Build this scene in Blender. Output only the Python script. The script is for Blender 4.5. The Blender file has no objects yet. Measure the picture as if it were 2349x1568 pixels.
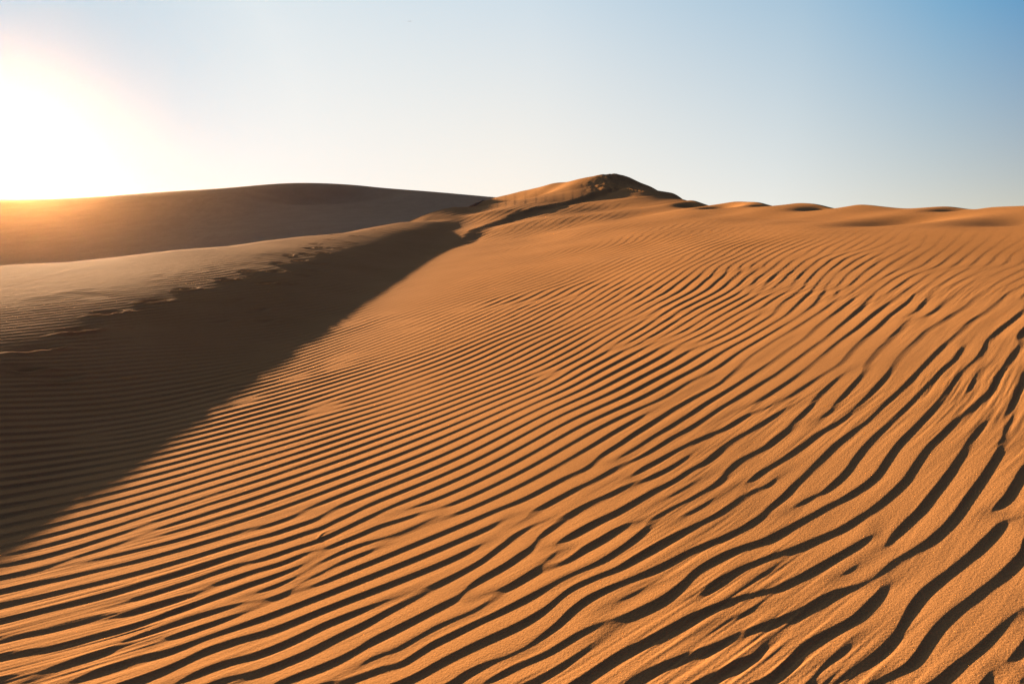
import bpy, math, time
import numpy as np
T0 = time.time()
rng = np.random.default_rng(11)

# ------------------------------------------------------------------ camera model (2349 x 1568 reading of the photo)
F, CX, CY, VH = 1559.0, 1174.5, 784.0, 500.0
PITCH = math.atan((CY - VH) / F)
cp, sp = math.cos(PITCH), math.sin(PITCH)


def ray(u, v):
    xc = (np.asarray(u, float) - CX) / F
    yc = (CY - np.asarray(v, float)) / F
    return xc, cp + yc * sp, yc * cp - sp


def pin(u, v, Y):
    X, Yd, Z = ray(u, v)
    t = Y / Yd
    return np.array([X * t, Y, Z * t])


SUN_AZ = math.radians(-35.5)
SUN_EL = math.radians(4.6)


def sm(x, a, b):
    t = np.clip((x - a) / (b - a), 0, 1)
    return t * t * (3 - 2 * t)


# ------------------------------------------------------------------ smooth value noise
_perm = {}


def vnoise(x, y, seed):
    if seed not in _perm:
        _perm[seed] = np.random.default_rng(seed).random((256, 256)).astype(np.float32) * 2 - 1
    g = _perm[seed]
    xi = np.floor(x).astype(np.int64); yi = np.floor(y).astype(np.int64)
    fx = x - xi; fy = y - yi
    fx = fx * fx * fx * (fx * (fx * 6 - 15) + 10); fy = fy * fy * fy * (fy * (fy * 6 - 15) + 10)
    x0 = xi & 255; x1 = (xi + 1) & 255; y0 = yi & 255; y1 = (yi + 1) & 255
    return (g[x0, y0] * (1 - fx) + g[x1, y0] * fx) * (1 - fy) + (g[x0, y1] * (1 - fx) + g[x1, y1] * fx) * fy


def fbm(x, y, seed, n=3):
    s = 0; a = 1.0
    for i in range(n):
        s = s + a * vnoise(x * 2 ** i + 17.3 * i, y * 2 ** i + 5.1 * i, seed + i)
        a *= .5
    return s


# ------------------------------------------------------------------ thin-plate interpolation
class TPS:
    def __init__(self, P, lam=1e-6):
        P = np.array(P, float); self.xy = P[:, :2]; n = len(P)
        K = self._k(self.xy[:, None, :], self.xy[None]) + lam * np.eye(n)
        A = np.zeros((n + 3, n + 3)); A[:n, :n] = K
        A[:n, n] = 1; A[:n, n + 1:] = self.xy; A[n:, :n] = A[:n, n:].T
        b = np.zeros(n + 3); b[:n] = P[:, 2]
        self.w = np.linalg.solve(A, b)

    @staticmethod
    def _k(a, b):
        d2 = ((a - b) ** 2).sum(-1)
        return .5 * d2 * np.log(np.maximum(d2, 1e-12))

    def __call__(self, x, y):
        x = np.asarray(x, float); sh = x.shape; x = x.ravel(); y = np.asarray(y, float).ravel()
        out = self.w[-3] + self.w[-2] * x + self.w[-1] * y
        for (px, py), w in zip(self.xy, self.w[:-3]):
            d2 = (x - px) ** 2 + (y - py) ** 2
            out += w * .5 * d2 * np.log(np.maximum(d2, 1e-12))
        return out.reshape(sh)


# ------------------------------------------------------------------ the near dune
Gx = np.array([-40, -20, -16, -13, -10, -8, -6.9, -6.3, -5.8, -5.35, -4.85, -4.35, -3.8, -3.2, -2.6, -1.8, 0, 4, 11, 30.])
Gz = np.array([.06, .13, .15, .155, .125, .069, .0, -.047, -.105, -.17, -.255, -.35, -.435, -.445, -.39, -.27, 0, .6, 1.65, 4.5])
_xx = np.linspace(-40, 30, 1401)
_gg = np.interp(_xx, Gx, Gz)
_ker = np.exp(-.5 * (np.arange(-30, 31) / 7.) ** 2); _ker /= _ker.sum()
_gg = np.convolve(np.pad(_gg, 30, mode='reflect', reflect_type='odd'), _ker, 'valid')


def plane(x, y):
    return -1.6 + np.interp(x, _xx, _gg) + .02 * y - .035 * np.maximum(x, 0) * sm(x, 0, 1.5) * (1 - sm(np.hypot(x, y), 2.5, 7))


def crest_pt(u, v, x=11.0):
    X, Yd, Z = ray(u, v)
    t = x / X
    return np.array([x, Yd * t, Z * t])


RC = [crest_pt(u, v) for u, v in [(2349, 473), (2297, 473), (2175, 469), (2087, 474), (2018, 470), (1976, 468),
                                  (1948, 470), (1843, 467), (1787, 468), (1752, 463), (1711, 462), (1686, 463)]]
RC += [pin(1660, 468, 36.5), pin(1634, 468, 39), pin(1612, 463, 41), pin(1582, 461, 43.5)]
SL = [pin(u, v, Y) for u, v, Y in [(1567, 462, 58), (1525, 445, 72), (1492, 427, 75), (1466, 417, 76), (1443, 406, 76)]]
LE = [pin(u, v, Y) for u, v, Y in [(1394, 398, 74), (1362, 403, 75), (1329, 409, 77), (1264, 421, 82), (1199, 437, 90), (1137, 452, 93),
                                   (1109, 460, 90), (1035, 476, 74), (971, 493, 62), (908, 510, 50), (834, 522, 43), (781, 532, 37.5),
                                   (675, 541, 32.8), (609, 548, 29.5), (501, 562, 25), (376, 571, 22.2), (251, 585, 19.8), (143, 596, 18.2), (0, 603, 17)]]
inner = [pin(u, v, Y) for u, v, Y in [(1548, 470, 46), (1528, 464, 50), (1502, 449, 57), (1483, 438, 63), (1463, 429, 68), (1440, 419, 71), (1415, 407, 72.5),
                                      (1300, 440, 70), (1360, 424, 71), (1230, 455, 78), (1170, 465, 82), (1300, 470, 57), (1200, 475, 58), (1200, 506, 42), (1100, 490, 57), (1100, 523, 42), (1120, 470, 74),
                                      (1270, 520, 37), (1400, 480, 51), (1450, 500, 35), (1000, 521, 45), (1420, 452, 62), (1000, 505, 56)]]
res = []
for p in RC + SL + LE + inner:
    res.append((p[0], p[1], p[2] - float(plane(p[0], p[1]))))
for x, y in [(0, 2), (0, 6), (0, 12), (0, 20), (4, 4), (4, 10), (4, 18), (8, 8), (8, 16), (8, 26), (-3, 3), (-3, 10), (-3, 18), (3, 27),
             (-7, 5), (-7, 12), (-7, 20), (-11, 6), (-11, 12), (-3, 27), (11, 2), (11, 8), (-16, 2), (-9, 26), (12, -8), (0, -8), (-15, -8)]:
    res.append((x, y, 0.0))
NEAR = TPS(res, 1e-3)

# skyline polyline of the near dune: x, y, fall-off slope behind it, rounding
SK = [(13, -40, .45, .2), (11.3, -5, .45, .2), (11, 5, .45, .15)]
SK += [(p[0], p[1], .5, .10) for p in RC]
SK += [(p[0], p[1], .5, .3) for p in SL]
SK += [(p[0], p[1], s, r) for p, s, r in zip(LE, [.4, .35, .3, .25, .2, .2, .18] + [.34] * 12, [.3, .4, .6, .8, 1, 1, 1] + [1.0] * 12)]
SK += [(-13.7, 11, .34, 1.0), (-16, 5, .34, 1.5), (-18, -40, .34, 1.5)]
SK = np.array(SK)


def behind(x, y):
    """fall of the ground beyond the skyline (0 in front of it)"""
    best = np.full(x.shape, 1e18); sl = np.zeros(x.shape); rd = np.zeros(x.shape)
    ins = np.zeros(x.shape, bool)
    n = len(SK)
    for i in range(n):
        a = SK[i]; b = SK[(i + 1) % n]
        c = (a[1] > y) != (b[1] > y)
        if abs(b[1] - a[1]) > 1e-9:
            xi = (b[0] - a[0]) * (y - a[1]) / (b[1] - a[1]) + a[0]
            ins ^= c & (x < xi)
        if i == n - 1:
            continue
        ex, ey = b[0] - a[0], b[1] - a[1]
        t = np.clip(((x - a[0]) * ex + (y - a[1]) * ey) / (ex * ex + ey * ey), 0, 1)
        d2 = (x - a[0] - t * ex) ** 2 + (y - a[1] - t * ey) ** 2
        m = d2 < best
        best = np.where(m, d2, best)
        sl = np.where(m, a[2] + (b[2] - a[2]) * t, sl); rd = np.where(m, a[3] + (b[3] - a[3]) * t, rd)
    d = np.sqrt(best) * np.where(ins, -1, 1)
    return d, sl * np.where(d > rd, d, np.maximum(d + rd, 0) ** 2 / (4 * rd))


# ------------------------------------------------------------------ the far dunes
FAR_PTS = [pin(u, v, Y) for u, v, Y in [
    (-500, 432, 110), (-250, 446, 112), (-100, 456, 113), (0, 458, 114), (60, 459, 115), (130, 461, 116), (200, 457, 116), (300, 450, 116),
    (400, 440, 116), (550, 432, 116), (600, 426, 115), (650, 421, 114), (700, 419.5, 113), (760, 421, 113), (830, 426, 114), (880, 433, 116),
    (960, 440, 118), (1020, 446, 120), (1080, 456, 120), (1150, 470, 122), (1300, 490, 122),
    (1077, 455, 93), (971, 464, 89), (887, 477, 85), (823, 487, 81), (750, 497, 76),
    (1100, 470, 84), (1000, 490, 76), (920, 505, 68), (850, 515, 62),
    (-300, 700, 38), (0, 668, 40), (300, 636, 42), (600, 600, 46), (760, 572, 50), (-300, 530, 75), (0, 530, 75), (300, 515, 78), (600, 490, 84)]]
ext = []
for p in FAR_PTS[:21]:
    k = 155 / p[1]
    ext.append((p[0] * k, 155, p[2] - 5.5))
FAR = TPS([tuple(p) for p in FAR_PTS] + ext + [(-140, 60, -2), (-140, 110, 2), (60, 90, -6), (80, 150, -8)], 1e-2)


# ------------------------------------------------------------------ local dents, hollows and steps
def ground0(x, y):
    return plane(x, y) + NEAR(x, y)


def cast(u, v):
    """where the line of sight through a pixel meets the smooth near dune"""
    X, Yd, Z = ray(u, v)
    ts = np.exp(np.linspace(math.log(1.2), math.log(70), 700))
    h = ground0(X * ts, Yd * ts) - Z * ts
    i = np.argmax(h > 0)
    if h[i] <= 0:
        return None
    a, b = ts[max(i - 1, 0)], ts[i]
    for _ in range(25):
        m = .5 * (a + b)
        if ground0(np.array([X * m]), np.array([Yd * m]))[0] - Z * m > 0:
            b = m
        else:
            a = m
    return np.array([X * b, Yd * b])


# soft hollows scooped in the face just under the right-hand crest: u, v, depth, radius across, radius along the crest
HOLLOWS = [(2070, 503, .17, 1.1, 1.15), (1890, 473, .20, .7, 1.0), (1605, 469, .55, .8, 1.8), (1655, 471, .30, .7, 1.3), (2200, 474, .10, .5, .6),
           (1770, 468, .22, .6, 1.3), (2349, 505, .12, .8, 1.0), (1800, 492, .07, 1.5, 2.0)]
HOLLOWS = [(cast(u, v), d, a, b) for u, v, d, a, b in HOLLOWS]
HOLLOWS = [h for h in HOLLOWS if h[0] is not None]

FOOT = [(40, 845, 1), (78, 800, 1), (178, 757, 1.15), (243, 718, 1.1), (350, 690, .9), (424, 663, 1), (514, 641, 1.1), (570, 621, 1),
        (641, 603, 1), (629, 622, .9), (683, 597, 1.2), (660, 586, .8), (702, 582, .8), (709, 569, 1), (734, 567, .9), (719, 559, .8),
        (753, 549, .9), (763, 539, .9), (739, 580, 1.1), (778, 569, .8), (795, 556, .9), (812, 541, 1.1), (858, 526, 1), (609, 649, 1),
        (644, 648, .9), (697, 632, 1.1), (722, 605, 1.2), (751, 605, .6), (717, 620, .8), (548, 688, .5), (592, 710, .6), (604, 737, .4),
        (495, 738, .4), (130, 868, .4)]
FOOT = [(cast(u, v), s, v) for u, v, s in FOOT]
FOOT = [f for f in FOOT if f[0] is not None]

# upper slip step below the peak: the dark streak running down to the left
STEP = np.array([pin(u, v, Y)[:2] for u, v, Y in [(1440, 426, 68), (1410, 430, 68), (1360, 441, 66), (1290, 456, 62), (1225, 474, 57), (1175, 488, 53), (1120, 506, 47), (1075, 524, 41), (1040, 545, 35), (1010, 568, 30)]])


def poly_dist(x, y, P):
    best = np.full(x.shape, 1e18); sg = np.zeros(x.shape); par = np.zeros(x.shape)
    n = len(P) - 1
    for i in range(n):
        a, b = P[i], P[i + 1]
        ex, ey = b - a
        t = np.clip(((x - a[0]) * ex + (y - a[1]) * ey) / (ex * ex + ey * ey), 0, 1)
        dx, dy = x - a[0] - t * ex, y - a[1] - t * ey
        d2 = dx * dx + dy * dy
        m = d2 < best
        best = np.where(m, d2, best); sg = np.where(m, np.sign(ex * dy - ey * dx), sg); par = np.where(m, (i + t) / n, par)
    return np.sqrt(best) * sg, par


def details(x, y):
    h = np.zeros(x.shape)
    for c, d, a, b in HOLLOWS:
        q = ((x - c[0]) / a) ** 2 + ((y - c[1]) / b) ** 2
        h -= d * np.exp(-q)
    # step
    m = (y > 24) & (y < 90) & (x > -14) & (x < 18)
    if m.any():
        xs, ys = x[m], y[m]
        wob = .25 * vnoise(xs * .9, ys * .9, 91)
        d, p = poly_dist(xs, ys, STEP)
        d = d + wob
        A = .40 * sm(p, 0, .12) * (1 - sm(p, .80, 1)) * (1 - .3 * sm(p, .5, .8))
        h[m] -= A * sm(d, -.05, 1.3) * np.exp(-np.maximum(d, 0) / 2.6)
    # broken crust of the peak
    pk = np.exp(-((x - 10.3) / 2.2) ** 2 - ((y - 70) / 5.5) ** 2)
    h += pk * (.10 * np.abs(fbm(x * .9, y * .5, 31, 3)) + .035 * fbm(x * 2.2, y * 1.2, 47, 2) - .04)
    # gentle swells
    r = np.hypot(x, y)
    h += sm(r, 3, 14) * .05 * sm(x, -2.5, 1.5) * fbm(x * .28, y * .16, 71, 2)
    return h


def footprints(x, y):
    h = np.zeros(x.shape)
    for c, s, y0_ in FOOT:
        m = (np.abs(x - c[0]) < 1.1) & (np.abs(y - c[1]) < 1.1)
        if not m.any():
            continue
        g = np.random.default_rng(int(abs(c[0]) * 1000 + c[1] * 77))
        an = math.radians(62 + g.normal() * 14)
        xs, ys = x[m] - c[0], y[m] - c[1]
        al = xs * math.cos(an) + ys * math.sin(an); ac = -xs * math.sin(an) + ys * math.cos(an)
        ac = ac + .03 * vnoise(al * 7 + c[0], ac * 7, 5)
        q = np.sqrt((al / .19) ** 2 + (ac / .10) ** 2)
        side = sm(-ac, -.06, .10)                                      # sand pushed up on one side of the print
        rim = .024 if y0_ > 640 else .014
        h[m] += s * (-(.045 if y0_ > 640 else .065) * np.exp(-q ** 2.2) + rim * np.exp(-((q - 1.7) / .55) ** 2) * (.06 + .94 * side))
    return h


# ------------------------------------------------------------------ wind ripples
# direction and spacing read off the photo: u, v, slope in degrees, vertical spacing
KS = [(300, 1427, 17, 33), (75, 1500, 14, 45), (500, 1300, 17, 26), (250, 1227, 18, 20), (450, 1500, 20, 47), (662, 1252, 17, 24),
      (887, 1400, 24, 38), (1112, 1452, 25, 50), (687, 1520, 20, 45), (1249, 1377, 28, 48), (1500, 1370, 26, 68), (1674, 1452, 24, 67),
      (1350, 1502, 27, 73), (1837, 1377, 28, 76), (2137, 1352, 39, 108), (2287, 1400, 42, 118), (1837, 935, 38, 48), (2062, 1010, 45, 70),
      (2262, 1010, 50, 95), (2237, 1110, 50, 105), (1549, 985, 31, 30), (1249, 860, 27, 18), (1249, 1085, 26, 30), (1674, 1110, 30, 47),
      (1674, 860, 33, 30), (837, 860, 20, 14), (662, 1010, 17, 17), (962, 1035, 24, 24), (662, 1135, 18, 23), (1837, 614, 37, 28),
      (2012, 564, 27, 18), (2212, 664, 36, 38), (2012, 714, 38, 38), (1650, 600, 27, 13), (1453, 573, 20, 8), (1174, 640, 20, 9),
      (1000, 720, 20, 10), (1174, 784, 25, 14), (300, 900, 8, 13), (300, 1050, 8, 20), (100, 1150, 9, 25), (600, 800, 10, 9),
      (100, 950, 5, 15), (200, 750, 4, 9), (700, 650, 8, 6), (2320, 1540, 44, 125), (20, 1400, 10, 36), (1174, 1560, 25, 62), (60, 800, 3, 10)]
TILES = {'A': (1761.8, 1176.8), 'B': (1174.5, 1176.8), 'C': (587.3, 1176.8), 'D': (0, 1176.8),
         'E': (1761.8, 785.3), 'F': (1174.5, 785.3), 'G': (1761.8, 489.4), 'H': (587.3, 785.3)}
# brinks of single ripples traced from the photo
BR = """A 0 215 150 130 300 50 390 0
A 0 378 120 345 300 280 450 215 600 160 740 80 860 0
A 0 690 140 635 330 540 500 450 700 340 850 250 1000 185
A 1060 310 1110 225 1180 140 1250 70 1320 0
A 0 985 240 905 440 790 600 705 780 670 930 615 980 560 1120 440 1260 350 1430 250 1560 150 1650 50 1690 0
A 0 1510 130 1380 250 1250 330 1185 480 1110 650 1020 780 950 880 840 950 760 1010 690 1050 640
A 590 1566 760 1440 900 1330 1060 1200 1180 1095 1240 960 1290 830 1380 710 1500 620 1680 490 1850 350 2000 210 2150 80 2230 35 2349 10
A 1260 1400 1330 1300 1400 1170 1500 1030 1650 900 1800 790 1950 680 2100 560 2230 440 2349 340
A 1480 1566 1650 1420 1850 1280 2000 1150 2150 1020 2260 910 2349 850
A 2240 1566 2349 1460
B 0 105 120 55 210 0
B 0 205 120 130 250 75 400 35 480 15
B 0 400 100 345 200 290 230 215 300 150 400 85 480 30 520 0
B 0 630 100 570 220 495 320 420 370 370 440 330 540 300
B 330 320 440 250 540 180 700 90 900 0
B 330 480 450 460 560 380 660 300 800 230 920 150 1060 95 1200 60 1310 45
B 0 825 150 755 300 680 500 570 650 500 800 440 940 350 1060 270 1150 180 1230 100 1320 20 1350 0
B 0 1030 150 955 300 870 420 760 520 680 650 620 800 555 960 500 1100 400 1250 310 1400 225 1560 150 1700 80 1860 0
B 0 1290 150 1220 300 1090 400 1010 480 910 600 810 700 745 850 680 1020 620 1180 545 1330 480 1500 400 1650 320 1840 250 2000 180 2150 90 2300 0
B 0 1395 150 1340 300 1280 440 1190 620 1080 800 1010 960 950 1120 880 1300 800 1420 730 1540 650 1620 570 1700 490 1850 400 2000 330 2200 265 2349 235
B 1720 760 1770 690 1850 620 1970 560 2100 490 2240 430 2349 395
B 110 1566 250 1490 380 1420 500 1350
B 500 1566 640 1490 800 1370 930 1290 1080 1210 1250 1130 1400 1050 1560 970 1700 900 1900 820 2100 760 2349 690
B 1000 1566 1100 1500 1250 1410 1400 1360 1560 1300 1720 1250 1900 1190 2050 1100 2200 1040 2349 985
B 1640 1566 1800 1490 1950 1410 2100 1330 2250 1310
C 0 125 120 95 260 50 390 0
C 0 218 130 190 260 140 420 90 560 50 620 0
C 0 312 130 275 280 230 440 170 600 130 720 60 870 0
C 0 437 120 390 300 330 440 285 540 255 640 205 760 150 900 80 1080 0
C 0 512 140 470 280 430 420 365 560 325
C 0 620 150 570 330 510 430 470 540 390 640 320 780 255 920 200 1100 110 1280 60 1470 0
C 0 725 130 675 290 610 400 560 530 470 640 410 760 355 880 300 1010 265 1200 220 1370 150 1540 75 1690 0
C 0 785 200 755 290 710 400 630 500 580 600 540
C 0 1285 150 1230 300 1160 450 1090 600 1010 760 950 950 880 1130 820 1300 760 1450 700 1560 660
C 0 1440 150 1390 300 1330 450 1270 620 1180 750 1110 950 1020 1150 900 1350 800 1500 730 1600 660 1750 590 1900 520 2030 450 2130 370 2230 290 2349 210
C 140 1566 300 1510 480 1440 640 1380 820 1300 950 1230 1050 1150 1200 1080 1400 980 1600 880 1750 800 1870 760 1930 690 2020 600 2150 530 2349 420
C 900 1420 1000 1350 1120 1290 1250 1270 1360 1200 1500 1120 1650 1030 1800 970 1980 900 2120 810 2220 760
C 1970 790 2080 730 2200 700 2349 650
C 760 1566 900 1500 1080 1430 1260 1350
C 1200 1420 1350 1370 1450 1280 1600 1180 1800 1090 2000 990 2200 900 2349 820
C 1260 1566 1450 1480 1650 1360 1850 1260 2050 1160 2200 1090 2349 1030
C 1760 1566 1900 1450 2050 1390 2200 1340 2349 1290
C 2070 1566 2200 1480 2349 1395
D 640 1566 780 1480 950 1410 1150 1350 1350 1260
D 1120 1566 1300 1490 1500 1420 1700 1330 1850 1240 2050 1180 2200 1130 2349 1100
D 1620 1566 1760 1470 1900 1420 2080 1350 2349 1290
D 1870 1566 2050 1500 2349 1440
D 170 1566 330 1480 500 1400 700 1330 900 1270 1000 1240 1100 1180 1300 1090 1500 1030 1750 950 1950 890 2150 840 2349 790
D 0 1280 150 1260 350 1250 500 1210 700 1160 900 1090 1200 1030 1450 950 1700 840 1900 770 2100 700 2349 615
D 0 1165 150 1110 350 1085 550 1020 700 980 900 930 1090 900
D 1000 1000 1130 910 1280 870 1500 800 1700 750 1870 735
E 0 190 130 90 270 0
E 0 330 150 225 300 120 480 0
E 0 470 180 350 350 230 480 120 620 0
E 0 590 150 510 300 410 460 320 600 240 660 190 740 90 830 0
E 0 690 120 620 250 545
E 0 910 150 800 270 680 400 540 550 380 650 305 780 240 890 200 910 170 1000 60 1080 0
E 560 640 620 545 720 430 820 320 890 220
E 0 1140 150 1040 300 940 450 820 560 765 650 715 800 590 930 450 1080 290 1150 180 1240 80 1330 0
E 0 1510 100 1430 150 1380 180 1320 300 1220 440 1090 580 940 720 840 900 720 1050 570 1200 440 1350 290 1480 140 1560 70 1640 0
E 470 1400 580 1300 700 1180 770 1070 860 950 1000 810 1150 680 1300 530 1430 400 1570 260 1720 150
E 391 1566 520 1490 680 1410 850 1310 980 1210 1050 1100 1150 950 1280 810 1420 670 1520 560 1630 440 1720 320 1820 220 1920 110 1980 0
E 870 1566 1000 1470 1120 1360 1240 1240 1330 1100 1430 960 1560 840 1700 710 1850 590 2000 450 2080 320 2160 190 2250 90 2349 0
E 1810 450 1860 350 1920 260 2000 210
E 1340 1566 1440 1430 1560 1290 1680 1120 1780 980 1860 850 1960 740 2080 680 2190 650 2240 500 2290 390 2349 350
E 1710 1566 1820 1390 1940 1240 2050 1070 2110 930 2150 780 2190 670
E 2160 1420 2230 1290 2290 1170 2349 1100
F 1370 1566 1480 1500 1600 1440 1780 1340 1880 1270 1950 1180 2050 1080 2200 1010 2349 925
F 2150 1300 2240 1200 2349 1140
F 1870 1566 2000 1480 2130 1380 2250 1320 2349 1310
F 900 1566 1060 1480 1200 1400 1330 1330 1500 1250 1600 1170 1750 1090 1880 980 2000 890 2200 780 2349 685
F 1080 1240 1200 1140 1350 1060 1500 980 1650 900 1800 840 1950 780 2100 680 2200 635 2349 590
F 500 1566 600 1510 750 1440 900 1370 1050 1300 1200 1250 1350 1180 1500 1120
F 2210 580 2270 520 2349 470
F 130 1566 250 1500 400 1420 550 1340 700 1280 870 1180 1000 1110 1150 1050 1300 960 1450 860 1600 780 1750 690 1900 590 2050 500 2200 410 2349 320
F 900 1100 1000 1040 1150 950 1300 850 1450 760 1600 670 1750 560 1900 470 2050 380 2200 280 2349 190
F 0 1470 150 1400 300 1320 500 1220 650 1160 750 1090 830 1010 950 940 1060 860 1180 780 1300 700 1450 610 1600 530 1750 450 1900 370 2000 280 2100 190 2200 110 2349 20
G 1980 1184 2100 1080 2200 1010 2349 890
G 1640 1184 1750 1090 1850 1000 1980 930 2080 840 2200 740 2349 650
G 1330 1184 1430 1090 1560 1010 1660 950 1780 880 1900 780 2050 680 2180 590 2349 490
G 1080 1170 1180 1080 1260 1000 1350 970
G 1350 930 1400 840 1500 720 1640 620 1760 540 1860 500
G 1400 970 1500 910 1620 820 1750 720 1880 630
G 830 1184 960 1070 1080 960 1200 870 1300 810
G 620 1184 780 1080 930 960 1080 850 1220 750 1330 670 1420 620
G 500 1180 620 1060 780 930 900 810 1000 720 1120 620 1240 560
G 300 1170 430 1050 560 950 680 860 780 790
G 0 1200 150 1110 300 1020 450 930 600 830 750 750 900 640 1010 550 1120 460 1250 390 1400 310
G 0 1040 140 960 280 830 400 720 480 620 580 520 700 430 850 370
G 620 690 700 580 800 510 950 420 1060 370
G 0 740 120 640 230 530 330 450 450 390 560 310"""

# fast pixel -> ground lookup on the smooth dune
_u = np.arange(-40, 2400, 10.); _v = np.arange(500, 1640, 6.)
_PX = np.full((len(_v), len(_u), 2), np.nan)
_ts = np.exp(np.linspace(math.log(1.0), math.log(70), 260))
for j, vv in enumerate(_v):
    X, Yd, Z = ray(_u, np.full(_u.shape, vv))
    XX = X[:, None] * _ts; YY = Yd[:, None] * _ts
    if j == 0:
        _gp = None
    hh = plane(XX, YY) + (NEAR(XX, YY) if vv < 640 else 0) - Z[:, None] * _ts
    k = np.clip(np.argmax(hh > 0, 1), 1, None)
    ii = np.arange(len(_u)); h0, h1 = hh[ii, k - 1], hh[ii, k]
    f = np.clip(h0 / (h0 - h1 + 1e-12), 0, 1)
    t = _ts[k - 1] * (1 - f) + _ts[k] * f
    ok = (hh > 0).any(1)
    _PX[j, :, 0] = np.where(ok, X * t, np.nan); _PX[j, :, 1] = np.where(ok, Yd * t, np.nan)


def px2g(u, v):
    u = np.clip((np.asarray(u, float) + 40) / 10, 0, len(_u) - 1.001); v = np.clip((np.asarray(v, float) - 500) / 6, 0, len(_v) - 1.001)
    i = u.astype(int); j = v.astype(int); fu = (u - i)[..., None]; fv = (v - j)[..., None]
    return (_PX[j, i] * (1 - fu) + _PX[j, i + 1] * fu) * (1 - fv) + (_PX[j + 1, i] * (1 - fu) + _PX[j + 1, i + 1] * fu) * fv


pts = []
for u, v, a, s in KS:
    a = math.radians(a); e = 6.
    p = px2g(u, v); q = px2g(u + e * math.cos(a), v - e * math.sin(a)); w = px2g(u, v - e)
    T = q - p; T /= np.hypot(*T); n = np.array([T[1], -T[0]])           # n points down-wind (to the right)
    lam = abs(((w - p) / e * s) @ n)
    r = math.hypot(*p); az = math.atan2(p[0], p[1])
    pts.append((az, math.log(r), n[0] / lam, n[1] / lam, lam, math.atan2(T[1], T[0])))
pts = np.array(pts)
LAMF = TPS(np.c_[pts[:, 0], pts[:, 1], np.log(pts[:, 4])], .15)
ANGF = TPS(np.c_[pts[:, 0], pts[:, 1], pts[:, 5]], .15)

DA = .0031
AZ0, L0 = math.radians(-64), math.log(1.0)
NA = int(math.radians(128) / DA); NL = int((math.log(64) - L0) / DA)
aa = AZ0 + DA * np.arange(NA); ll = L0 + DA * np.arange(NL)
LL, AA = np.meshgrid(ll, aa, indexing='ij')
lamc = np.clip(AA, math.radians(-44), math.radians(44)); lr = np.clip(LL, math.log(2.0), math.log(26))
LAM = np.exp(LAMF(lamc, lr)); ANG = ANGF(lamc, lr)
RR = np.exp(LL); XG = RR * np.sin(AA); YG = RR * np.cos(AA)
LAM = np.clip(LAM, .11, .45) * np.exp(.20 * vnoise(XG * .9, YG * .7, 3))
LAM *= 1 - .12 * sm(RR, 3.0, 4.5) - .12 * sm(RR, 5.5, 8.5)
LAM = np.maximum(LAM, 4.6 * DA * RR)
ANG = np.clip(ANG, -.05, 1.3) + (.15) * vnoise(XG * .55 + 9, YG * .55, 8) * sm(LL, 0, 1.5) + .13 * vnoise(XG * 1.6 + 9, YG * 1.2, 18)
kx = 2 * np.pi / LAM * np.sin(ANG); ky = -2 * np.pi / LAM * np.cos(ANG)
ka = (kx * np.cos(AA) - ky * np.sin(AA)) * RR * DA      # phase advance per azimuth cell
kl = (kx * np.sin(AA) + ky * np.cos(AA)) * RR * DA      # phase advance per radial cell
# least-squares phase (Neumann Poisson by mirrored FFT)
div = np.zeros((NL, NA))
fa = .5 * (ka[:, 1:] + ka[:, :-1]); fl = .5 * (kl[1:] + kl[:-1])
div[:, :-1] += fa; div[:, 1:] -= fa; div[:-1] += fl; div[1:] -= fl


def dct_poisson(d):
    n, m = d.shape
    e = np.concatenate([d, d[::-1]], 0); e = np.concatenate([e, e[:, ::-1]], 1)
    E = np.fft.rfft2(e)
    ev = 2 * np.cos(2 * np.pi * np.arange(2 * n) / (2 * n)) - 2; eh = 2 * np.cos(2 * np.pi * np.arange(m + 1) / (2 * m)) - 2
    den = ev[:, None] + eh[None]; den[0, 0] = 1; E /= den; E[0, 0] = 0
    return np.fft.irfft2(E, s=e.shape)[:n, :m]


phi = dct_poisson(div)
PHI = phi.astype(np.float32)
# the spacing changes across the slope, so ripples must fork: turn the curl of the wave field into whole forks
curl = fa[:-1] + fl[:, 1:] - fa[1:] - fl[:, :-1]
BS = 5
nb, mb = curl.shape[0] // BS, curl.shape[1] // BS
cb = curl[:nb * BS, :mb * BS].reshape(nb, BS, mb, BS).sum((1, 3)) / (2 * np.pi)
Q = np.zeros(curl.shape)
err = np.zeros((nb + 1, mb + 2)); err[:nb, 1:-1] = cb
for i in range(nb):
    rr = rng.random(mb)
    e0 = err[i]; e1 = err[i + 1]
    for jj in (range(1, mb + 1) if i % 2 else range(mb, 0, -1)):
        v = e0[jj]
        q = math.floor(v + .5 + .5 * (rr[jj - 1] - .5))
        if q:
            Q[i * BS + rng.integers(BS), (jj - 1) * BS + rng.integers(BS)] += q
        d_ = v - q; t_ = 1 if i % 2 else -1
        e0[jj + t_] += d_ * .4375; e1[jj - t_] += d_ * .1875; e1[jj] += d_ * .3125; e1[jj + t_] += d_ * .0625
rho = 2 * np.pi * Q - curl
n_, m_ = rho.shape
o_ = np.zeros((2 * (n_ + 1), 2 * (m_ + 1)))
o_[1:n_ + 1, 1:m_ + 1] = rho; o_[n_ + 2:, 1:m_ + 1] = -rho[::-1]; o_[1:n_ + 1, m_ + 2:] = -rho[:, ::-1]; o_[n_ + 2:, m_ + 2:] = rho[::-1, ::-1]
E_ = np.fft.rfft2(o_)
den = (2 * np.cos(np.pi * np.arange(2 * (n_ + 1)) / (n_ + 1)) - 2)[:, None] + (2 * np.cos(np.pi * np.arange(m_ + 2) / (m_ + 1)) - 2)[None]
den[0, 0] = 1
psi = np.fft.irfft2(E_ / den, s=o_.shape)[:n_ + 2, :m_ + 2]
ga = fa - np.diff(psi[:, 1:-1], axis=0); gl = fl + np.diff(psi[1:-1], axis=1)
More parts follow.
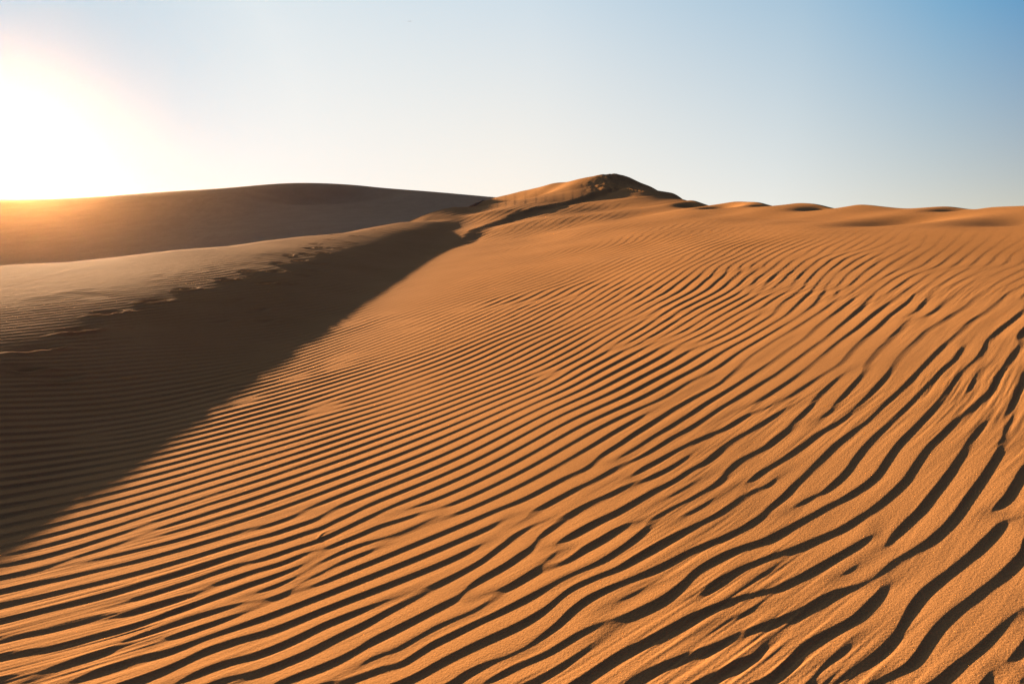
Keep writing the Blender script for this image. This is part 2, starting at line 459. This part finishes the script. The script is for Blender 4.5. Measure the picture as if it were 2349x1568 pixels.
ph0 = np.r_[0, np.cumsum(ga[0])]
phz = np.concatenate([ph0[None], ph0[None] + np.cumsum(gl, 0)], 0)
print('forks', int(np.abs(Q).sum()))
z = np.exp(1j * phz).astype(np.complex64)
# pinned brinks
W = np.zeros((NL, NA), np.float32)
for line in BR.split('\n'):
    t = line.split(); ox, oy = TILES[t[0]]
    P = np.array(t[1:], float).reshape(-1, 2)
    s = np.r_[0, np.cumsum(np.hypot(*np.diff(P, axis=0).T))]
    q = np.arange(0, s[-1], 3.)
    P = np.c_[np.interp(q, s, P[:, 0]), np.interp(q, s, P[:, 1])]
    if len(P) > 40:                                                     # soften the corners of the trace
        kk = np.hanning(31); kk /= kk.sum()
        P = np.c_[np.convolve(np.pad(P[:, 0], 15, mode='reflect', reflect_type='odd'), kk, 'valid'), np.convolve(np.pad(P[:, 1], 15, mode='reflect', reflect_type='odd'), kk, 'valid')]
    g = px2g(ox + P[:, 0] * .25, oy + P[:, 1] * .25)
    g = g[np.isfinite(g[:, 0])]
    i = np.round((np.log(np.hypot(g[:, 0], g[:, 1])) - L0) / DA).astype(int); j = np.round((np.arctan2(g[:, 0], g[:, 1]) - AZ0) / DA).astype(int)
    ok = (i >= 0) & (i < NL) & (j >= 0) & (j < NA)
    W[i[ok], j[ok]] = 1
M = W > 0
ua = np.exp(-1j * fa).astype(np.complex64); ul = np.exp(-1j * fl).astype(np.complex64)
near_pin = M.copy()
for _ in range(9):
    g_ = near_pin.copy()
    g_[1:] |= near_pin[:-1]; g_[:-1] |= near_pin[1:]; g_[:, 1:] |= near_pin[:, :-1]; g_[:, :-1] |= near_pin[:, 1:]
    near_pin = g_
z[near_pin] = 0
z[M] = 1
NIT = 300
for it in range(NIT):
    L = np.empty_like(z)
    a1 = z[:, 1:] * ua - z[:, :-1]
    l1 = z[1:] * ul - z[:-1]
    L[:] = 0
    L[:, :-1] += a1; L[:, 1:] -= a1 * ua.conj(); L[:-1] += l1; L[1:] -= l1 * ul.conj()
    z += .22 * L + (.012 * (1 - (z.real ** 2 + z.imag ** 2))) * z
    if it < NIT - 20:
        z[M] = .2 * z[M] + .8
print('ripples', round(time.time() - T0, 1))


def gsample(A, fi, fj):
    fi = np.clip(fi, 0, NL - 1.001); fj = np.clip(fj, 0, NA - 1.001)
    i = fi.astype(np.int32); j = fj.astype(np.int32); u = (fi - i).astype(np.float32); v = (fj - j).astype(np.float32)
    return (A[i, j] * (1 - v) + A[i, j + 1] * v) * (1 - u) + (A[i + 1, j] * (1 - v) + A[i + 1, j + 1] * v) * u


def profile(s):
    """height of one ripple, s = 0..1 down-wind from its brink: slip face, trough, long windward side"""
    lee = .265
    q = np.clip(s / lee, 0, 1)
    a = (1 - q) ** 1.7
    w = np.clip((s - lee) / (1 - lee), 0, 1)
    b = w ** 1.1 * (1 + .55 * (1 - w))
    return np.where(s < lee, a, b)


MARK = px2g(737., 1231.)


def curl_mark(x, y):
    '''a small crescent scuffed into one ripple'''
    h = np.zeros(x.shape)
    m = (np.abs(x - MARK[0]) < .3) & (np.abs(y - MARK[1]) < .3)
    if m.any():
        dx, dy = x[m] - MARK[0] - .05, y[m] - MARK[1]
        rr = np.hypot(dx, dy * .8); th = np.arctan2(dy, -dx)
        h[m] = .0045 * np.exp(-((rr - .062) / .009) ** 2) * np.exp(-((th - .25) / .75) ** 2) - .0015 * np.exp(-(rr / .045) ** 2)
    return h


# ------------------------------------------------------------------ height of every grid vertex
def heights(x, y, fi, fj):
    base = plane(x, y) + NEAR(x, y) + details(x, y)
    d, drop = behind(x, y)
    r = np.hypot(x, y)
    near = base + footprints(x, y) + curl_mark(x, y)
    zz = gsample(z, fi, fj); lam = gsample(LAM.astype(np.float32), fi, fj)
    amp = np.minimum(np.abs(zz), 1) ** 2
    s = (np.angle(zz) / (2 * np.pi)) % 1.0
    A = .061 * np.ones(x.shape)
    right = sm(x, 2.5, 5)
    A *= 1 - right * (.88 * sm(d + 1.0 * vnoise(x * .35, y * .25, 61), -6.4, -3.6) + .1 * sm(d, -4, -2))          # smooth blown sand under the right crest
    A *= 1 - .60 * sm(r, 4.5, 20)
    A *= 1 - .12 * sm(-x, 2.6, 4.5)
    A *= 1 - .72 * sm(-x, 6.8, 9.5)
    A *= 1 + .5 * sm(-x, 4.6, 5.6) * (1 - sm(-x, 6.8, 8.5)) * (.6 + .8 * vnoise(x * 2.3, y * 1.9, 77))
    A *= 1 + .34 * fbm(x * .8, y * .45, 66, 2)
    pk = np.exp(-((x - 9.5) / 6.) ** 2 - ((y - 68) / 14.) ** 2)
    A *= 1 - .9 * pk
    A *= 1 + 1.1 * sm(-x, 2.9, 3.8) * (1 - sm(-x, 5.4, 6.6)) * (1 - sm(r, 14, 26))
    A = np.clip(A, 0, .1)
    rip = A * lam * (profile(s) - .5) * amp
    near = near + rip * sm(-d, -.6, .2)
    # fine striae riding on the windward sides
    ph = gsample(PHI, fi, fj) / (2 * np.pi)
    al = x * .77 + y * .64
    wt = sm(r, .8, 1.5) * (1 - sm(r, 12, 22)) * (1 - .6 * sm(-x, 2.6, 4.5))
    patch = .35 + 1.3 * sm(vnoise(x * 1.1, y * .7, 95), -.1, .6)
    wt = wt * (A / .061) ** 1.5
    near = near + wt * patch * lam * .0058 * (vnoise(ph * 6.3, al * 2.6, 41) + .7 * vnoise(ph * 11.7, al * 4.5, 42))
    # crumbly platform to the left
    pl = sm(-x, 5.5, 8.5) * sm(r, 6, 10)
    near = near + pl * .0024 * fbm(x * 5.5, y * 3.2, 81, 2)
    near = near - drop
    far = np.full(x.shape, -1e3)
    m = (d > 0) & (r > 22)
    if m.any():
        xm, ym, rm = x[m], y[m], r[m]
        f = FAR(xm, ym)
        f = f - .25 * np.maximum(rm - 190, 0) * .2
        az = np.arctan2(xm, ym)
        f = f - 14 * sm(az, math.radians(6), math.radians(16)) - 6 * sm(np.abs(az), math.radians(60), math.radians(90))
        # hollow slip face under the far crest, crumbly sand
        c = pin(760, 456, 100)
        uu = az * 1559
        q = ((xm - c[0]) / 9.) ** 2 + ((ym - c[1]) / 7.) ** 2
        f = f - 2.1 * np.exp(-q ** 1.5) + .05 * fbm(xm * .8, ym * .5, 12, 3) * np.exp(-q)
        f = f + .02 * fbm(xm * 1.3, ym * .8, 14, 3) * (1 - sm(rm, 105, 112))
        far[m] = np.maximum(f, -9)
    return np.maximum(near, -9), far, d


# ------------------------------------------------------------------ grid round the viewer, finer near by
az_f = np.arange(-43.5, 43.5, .060)
az_s = np.arange(.0, 1, 1)
out = []
a = 43.5; st = .06
while a < 180:
    out.append(a); st = min(st * 1.07, 4.0); a += st
out = np.array(out)
az = np.radians(np.r_[-out[::-1], az_f[1:], out])
lr = [math.log(.25)]
while lr[-1] < math.log(235):
    r = math.exp(lr[-1])
    if r < 1.3: s = .02
    elif r < 6: s = .0019
    elif r < 40: s = .0019 + .0018 * (math.log(r / 6) / math.log(40 / 6))
    elif r < 130: s = .0042
    else: s = .02
    lr.append(lr[-1] + s)
lr = np.array(lr)
nr, na = len(lr), len(az)
HN = np.empty((nr, na), np.float32); HF = np.empty((nr, na), np.float32); DD = np.empty((nr, na), np.float32)
X3 = np.empty((nr, na), np.float32); Y3 = np.empty((nr, na), np.float32)
for b in range(0, nr, 120):
    l = lr[b:b + 120]
    Lq, Aq = np.meshgrid(l, az, indexing='ij')
    r = np.exp(Lq); x = r * np.sin(Aq); y = r * np.cos(Aq)
    hn, hf, d = heights(x, y, (Lq - L0) / DA, (Aq - AZ0) / DA)
    HN[b:b + 120] = hn; HF[b:b + 120] = hf; DD[b:b + 120] = d; X3[b:b + 120] = x; Y3[b:b + 120] = y
print('heights', nr, na, round(time.time() - T0, 1))

col = bpy.context.scene.collection


def grid_object(name, H, keep, mat):
    """one mesh from the vertices of the grid whose cells are kept"""
    used = np.zeros((nr, na), bool)
    used[:-1, :-1] |= keep; used[1:, :-1] |= keep; used[:-1, 1:] |= keep; used[1:, 1:] |= keep
    idx = np.full((nr, na), -1, np.int32); n = int(used.sum()); idx[used] = np.arange(n, dtype=np.int32)
    co = np.stack([X3[used], Y3[used], H[used]], 1).astype(np.float32)
    i, j = np.nonzero(keep)
    q = np.stack([idx[i, j], idx[i, j + 1], idx[i + 1, j + 1], idx[i + 1, j]], 1).astype(np.int32)[:, ::-1]
    me = bpy.data.meshes.new(name)
    me.vertices.add(n); me.vertices.foreach_set('co', co.ravel())
    me.loops.add(q.size); me.loops.foreach_set('vertex_index', q.ravel())
    me.polygons.add(len(q)); me.polygons.foreach_set('loop_start', np.arange(0, q.size, 4, dtype=np.int32))
    me.polygons.foreach_set('loop_total', np.full(len(q), 4, np.int32))
    me.polygons.foreach_set('use_smooth', np.ones(len(q), bool))
    me.update(calc_edges=True)
    o = bpy.data.objects.new(name, me); col.objects.link(o)
    me.materials.append(mat); o['kind'] = 'structure'
    return o


# ------------------------------------------------------------------ materials
def sand(name, c1, c2, c3, grain, dist):
    m = bpy.data.materials.new(name); m.use_nodes = True
    nt = m.node_tree; N = nt.nodes; K = nt.links; b = N['Principled BSDF']
    tc = N.new('ShaderNodeTexCoord')

    def noise(scale, det=3, rough=.6):
        n = N.new('ShaderNodeTexNoise'); n.inputs['Scale'].default_value = scale; n.inputs['Detail'].default_value = det
        n.inputs['Roughness'].default_value = rough; K.new(tc.outputs['Object'], n.inputs['Vector']); return n
    a = noise(.35, 4); g = noise(grain, 2, .7)
    r1 = N.new('ShaderNodeValToRGB'); r1.color_ramp.elements[0].position = .35; r1.color_ramp.elements[1].position = .68
    r1.color_ramp.elements[0].color = (*c1, 1); r1.color_ramp.elements[1].color = (*c2, 1); K.new(a.outputs['Fac'], r1.inputs['Fac'])
    r2 = N.new('ShaderNodeValToRGB'); r2.color_ramp.elements[0].position = .36; r2.color_ramp.elements[1].position = .66
    r2.color_ramp.elements[0].color = (*c3, 1); r2.color_ramp.elements[1].color = (1, 1, 1, 1); K.new(g.outputs['Fac'], r2.inputs['Fac'])
    mx = N.new('ShaderNodeMix'); mx.data_type = 'RGBA'; mx.blend_type = 'MULTIPLY'; mx.inputs[0].default_value = 1
    K.new(r1.outputs['Color'], mx.inputs[6]); K.new(r2.outputs['Color'], mx.inputs[7]); K.new(mx.outputs[2], b.inputs['Base Color'])
    b.inputs['Roughness'].default_value = 1; b.inputs['Specular IOR Level'].default_value = .005
    g2 = noise(grain * .8, 3, .75)
    bp = N.new('ShaderNodeBump'); bp.inputs['Strength'].default_value = 1; bp.inputs['Distance'].default_value = dist
    K.new(g2.outputs['Fac'], bp.inputs['Height']); K.new(bp.outputs['Normal'], b.inputs['Normal'])
    return m


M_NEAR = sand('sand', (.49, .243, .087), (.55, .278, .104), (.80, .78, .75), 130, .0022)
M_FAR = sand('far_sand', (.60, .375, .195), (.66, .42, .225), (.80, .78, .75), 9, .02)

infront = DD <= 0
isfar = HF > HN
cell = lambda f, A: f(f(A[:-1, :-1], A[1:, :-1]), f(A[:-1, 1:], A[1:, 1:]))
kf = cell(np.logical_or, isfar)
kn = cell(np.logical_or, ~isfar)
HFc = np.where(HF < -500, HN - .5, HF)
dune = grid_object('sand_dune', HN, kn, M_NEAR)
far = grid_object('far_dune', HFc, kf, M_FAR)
dune['label'] = 'rippled golden dune slope rising to a broken peak'
far['label'] = 'smooth shaded dune on the left skyline below the sun'
print('mesh', len(dune.data.polygons), len(far.data.polygons), round(time.time() - T0, 1))

# ------------------------------------------------------------------ camera, sun, sky
sc = bpy.context.scene
cam = bpy.data.cameras.new('camera'); co = bpy.data.objects.new('camera', cam); col.objects.link(co)
cam.sensor_width = 36; cam.lens = 36 * F / 2349; cam.clip_start = .05; cam.clip_end = 3000
co.location = (0, 0, 0); co.rotation_euler = (math.pi / 2 - PITCH, 0, 0)
sc.camera = co

sd = np.array([math.sin(SUN_AZ) * math.cos(SUN_EL), math.cos(SUN_AZ) * math.cos(SUN_EL), math.sin(SUN_EL)])
sun = bpy.data.lights.new('sun', 'SUN'); so = bpy.data.objects.new('sun', sun); col.objects.link(so)
sun.energy = 5.0; sun.angle = math.radians(.55); sun.color = (1, .665, .385)
import mathutils
so.rotation_euler = mathutils.Vector(sd).to_track_quat('Z', 'Y').to_euler()

w = bpy.data.worlds.new('World'); sc.world = w; w.use_nodes = True
nt = w.node_tree; N = nt.nodes; K = nt.links; bg = N['Background']


def math_node(op, a, b=None, clamp=False):
    n = N.new('ShaderNodeMath'); n.operation = op; n.use_clamp = clamp
    for i, q in enumerate((a, b)):
        if q is None: continue
        if isinstance(q, (int, float)): n.inputs[i].default_value = q
        else: K.new(q, n.inputs[i])
    return n.outputs[0]


def ramp(fac, stops):
    r = N.new('ShaderNodeValToRGB'); e = r.color_ramp.elements
    while len(e) < len(stops): e.new(.5)
    for el, (p, c) in zip(e, stops):
        el.position = p; el.color = (*c, 1)
    r.color_ramp.interpolation = 'B_SPLINE' if False else 'EASE'
    r.color_ramp.interpolation = 'LINEAR'
    K.new(fac, r.inputs['Fac']); return r.outputs['Color']


def mixc(f, a, b, bt='MIX'):
    m = N.new('ShaderNodeMix'); m.data_type = 'RGBA'; m.blend_type = bt; m.clamp_factor = True
    if isinstance(f, (int, float)): m.inputs[0].default_value = f
    else: K.new(f, m.inputs[0])
    for i, q in ((6, a), (7, b)):
        if isinstance(q, tuple): m.inputs[i].default_value = (*q, 1)
        else: K.new(q, m.inputs[i])
    return m.outputs[2]


tc = N.new('ShaderNodeTexCoord')
nv = N.new('ShaderNodeVectorMath'); nv.operation = 'NORMALIZE'; K.new(tc.outputs['Generated'], nv.inputs[0])
dt = N.new('ShaderNodeVectorMath'); dt.operation = 'DOT_PRODUCT'; K.new(nv.outputs[0], dt.inputs[0]); dt.inputs[1].default_value = tuple(float(q) for q in sd)
sx = N.new('ShaderNodeSeparateXYZ'); K.new(nv.outputs[0], sx.inputs[0])
gam = math_node('DIVIDE', math_node('ARCCOSINE', math_node('MINIMUM', dt.outputs['Value'], 1.0)), math.pi)      # angle from the sun, 0..1
el = math_node('MULTIPLY', math_node('ARCSINE', math_node('MAXIMUM', sx.outputs['Z'], 0.0)), 180 / math.pi)     # elevation in degrees
hor = ramp(gam, [(0, (.66, .74, .80)), (8 / 180, (.80, .84, .85)), (15 / 180, (.97, .94, .89)), (35 / 180, (1.02, .94, .83)), (56 / 180, (.88, .87, .80)), (72 / 180, (.69, .655, .52)),
                 (110 / 180, (.17, .175, .18)), (1, (.06, .07, .09))])
upp = ramp(gam, [(0, (.24, .42, .60)), (9 / 180, (.40, .58, .72)), (19 / 180, (.70, .79, .84)), (38 / 180, (.63, .735, .81)), (57 / 180, (.365, .54, .69)), (66 / 180, (.14, .38, .62)), (74 / 180, (.0, .22, .52)),
                 (110 / 180, (.02, .06, .13)), (1, (.015, .04, .09))])
f1 = math_node('POWER', math_node('DIVIDE', el, 16.5, True), math_node('SUBTRACT', 1.5, math_node('MULTIPLY', gam, 2.2)))
zen = ramp(gam, [(0, (.23, .232, .42)), (30 / 180, (.128, .136, .305)), (60 / 180, (.048, .05, .14)), (1, (.012, .014, .034))])
f2 = math_node('SMOOTH_MIN', math_node('DIVIDE', math_node('SUBTRACT', el, 16.5), 30.0, True), 1.0)
skyc = mixc(f2, mixc(f1, hor, upp), zen)
# aureole round the sun
g1 = math_node('EXPONENT', math_node('MULTIPLY', gam, -180 / 2.5))
g2 = math_node('EXPONENT', math_node('MULTIPLY', gam, -180 / 9.0))
aur = mixc(1.0, mixc(g1, (0, 0, 0), (.9, .75, .5)), mixc(g2, (0, 0, 0), (.12, .115, .105)), 'ADD')
tot = mixc(1.0, skyc, aur, 'ADD')
K.new(tot, bg.inputs['Color']); bg.inputs['Strength'].default_value = 1 / 2 ** 2.13

# a far bird gliding high over the dunes
M_B = bpy.data.materials.new('feathers'); M_B.use_nodes = True
M_B.node_tree.nodes['Principled BSDF'].inputs['Roughness'].default_value = .9
_n = M_B.node_tree.nodes.new('ShaderNodeTexNoise'); _n.inputs['Scale'].default_value = 14
_r = M_B.node_tree.nodes.new('ShaderNodeValToRGB'); _r.color_ramp.elements[0].color = (.10, .09, .085, 1); _r.color_ramp.elements[1].color = (.24, .22, .20, 1)
M_B.node_tree.links.new(_n.outputs['Fac'], _r.inputs['Fac']); M_B.node_tree.links.new(_r.outputs['Color'], M_B.node_tree.nodes['Principled BSDF'].inputs['Base Color'])


def bird(p, heading):
    """gliding bird, one skin: fuselage rings joined to two swept wings"""
    V = []; Fc = []
    rings = [(-.34, .012, .006), (-.27, .075, .014), (-.17, .040, .026), (-.06, .060, .050), (.08, .066, .056), (.18, .046, .042), (.245, .038, .036), (.285, .020, .020), (.325, .004, .004)]
    n = 10
    for yy, rx, rz in rings:
        for k in range(n):
            t = 2 * math.pi * k / n
            V.append((rx * math.cos(t), yy, rz * math.sin(t)))
    for i in range(len(rings) - 1):
        for k in range(n):
            Fc.append((i * n + k, i * n + (k + 1) % n, (i + 1) * n + (k + 1) % n, (i + 1) * n + k))
    Fc.append(tuple(range(n))[::-1]); Fc.append(tuple(range((len(rings) - 1) * n, len(rings) * n)))
    for sd_ in (-1, 1):
        st = [(.04, .11, -.10, .012, .020), (.22, .15, -.09, .055, .014), (.42, .14, -.07, .075, .010), (.62, .07, -.10, .068, .007), (.78, -.03, -.13, .045, .004), (.86, -.11, -.14, .03, .001)]
        b0 = len(V)
        for xx, le, te, zz, th in st:
            V += [(sd_ * xx, le, zz), (sd_ * xx, .5 * (le + te), zz + th), (sd_ * xx, te, zz), (sd_ * xx, .5 * (le + te), zz - th)]
        for i in range(len(st) - 1):
            for k in range(4):
                q = (b0 + 4 * i + k, b0 + 4 * i + (k + 1) % 4, b0 + 4 * i + 4 + (k + 1) % 4, b0 + 4 * i + 4 + k)
                Fc.append(q if sd_ > 0 else q[::-1])
    me = bpy.data.meshes.new('bird'); me.from_pydata(V, [], Fc); me.update()
    me.polygons.foreach_set('use_smooth', [True] * len(me.polygons))
    o = bpy.data.objects.new('bird', me); col.objects.link(o); o.location = p; o.scale = (.125, .125, .125); o.rotation_euler = (0, 0, heading)
    me.materials.append(M_B)
    o['label'] = 'tiny dark bird gliding alone in the pale sky'; o['category'] = 'bird'
    return o


bird(tuple(pin(940, 49.5, 31.)), math.radians(172))

# thin scattering volume, added for the golden glare round the low sun
bm_v = [(-250, -250, -10), (250, -250, -10), (250, 250, -10), (-250, 250, -10), (-250, -250, 9.8), (250, -250, 9.8), (250, 250, 9.8), (-250, 250, 9.8)]
hm = bpy.data.meshes.new('haze'); hm.from_pydata(bm_v, [], [(0, 3, 2, 1), (4, 5, 6, 7), (0, 1, 5, 4), (1, 2, 6, 5), (2, 3, 7, 6), (3, 0, 4, 7)]); hm.update()
hz = bpy.data.objects.new('haze', hm); col.objects.link(hz); hz['kind'] = 'stuff'; hz['label'] = 'thin haze added for the golden glare below the low sun'; hz['category'] = 'haze'
mm = bpy.data.materials.new('haze'); mm.use_nodes = True; nn = mm.node_tree.nodes; nn.remove(nn['Principled BSDF'])
pv = nn.new('ShaderNodeVolumePrincipled'); pv.inputs['Density'].default_value = 6e-5; pv.inputs['Anisotropy'].default_value = .92
pv.inputs['Color'].default_value = (1, .60, .27, 1)
mm.node_tree.links.new(pv.outputs['Volume'], nn['Material Output'].inputs['Volume']); hm.materials.append(mm)

sc.view_settings.view_transform = 'Standard'; sc.view_settings.look = 'None'
sc.view_settings.exposure = 2.13; sc.view_settings.gamma = 1
sc.cycles.use_denoising = True
sc.cycles.max_bounces = 6
print('done', round(time.time() - T0, 1))
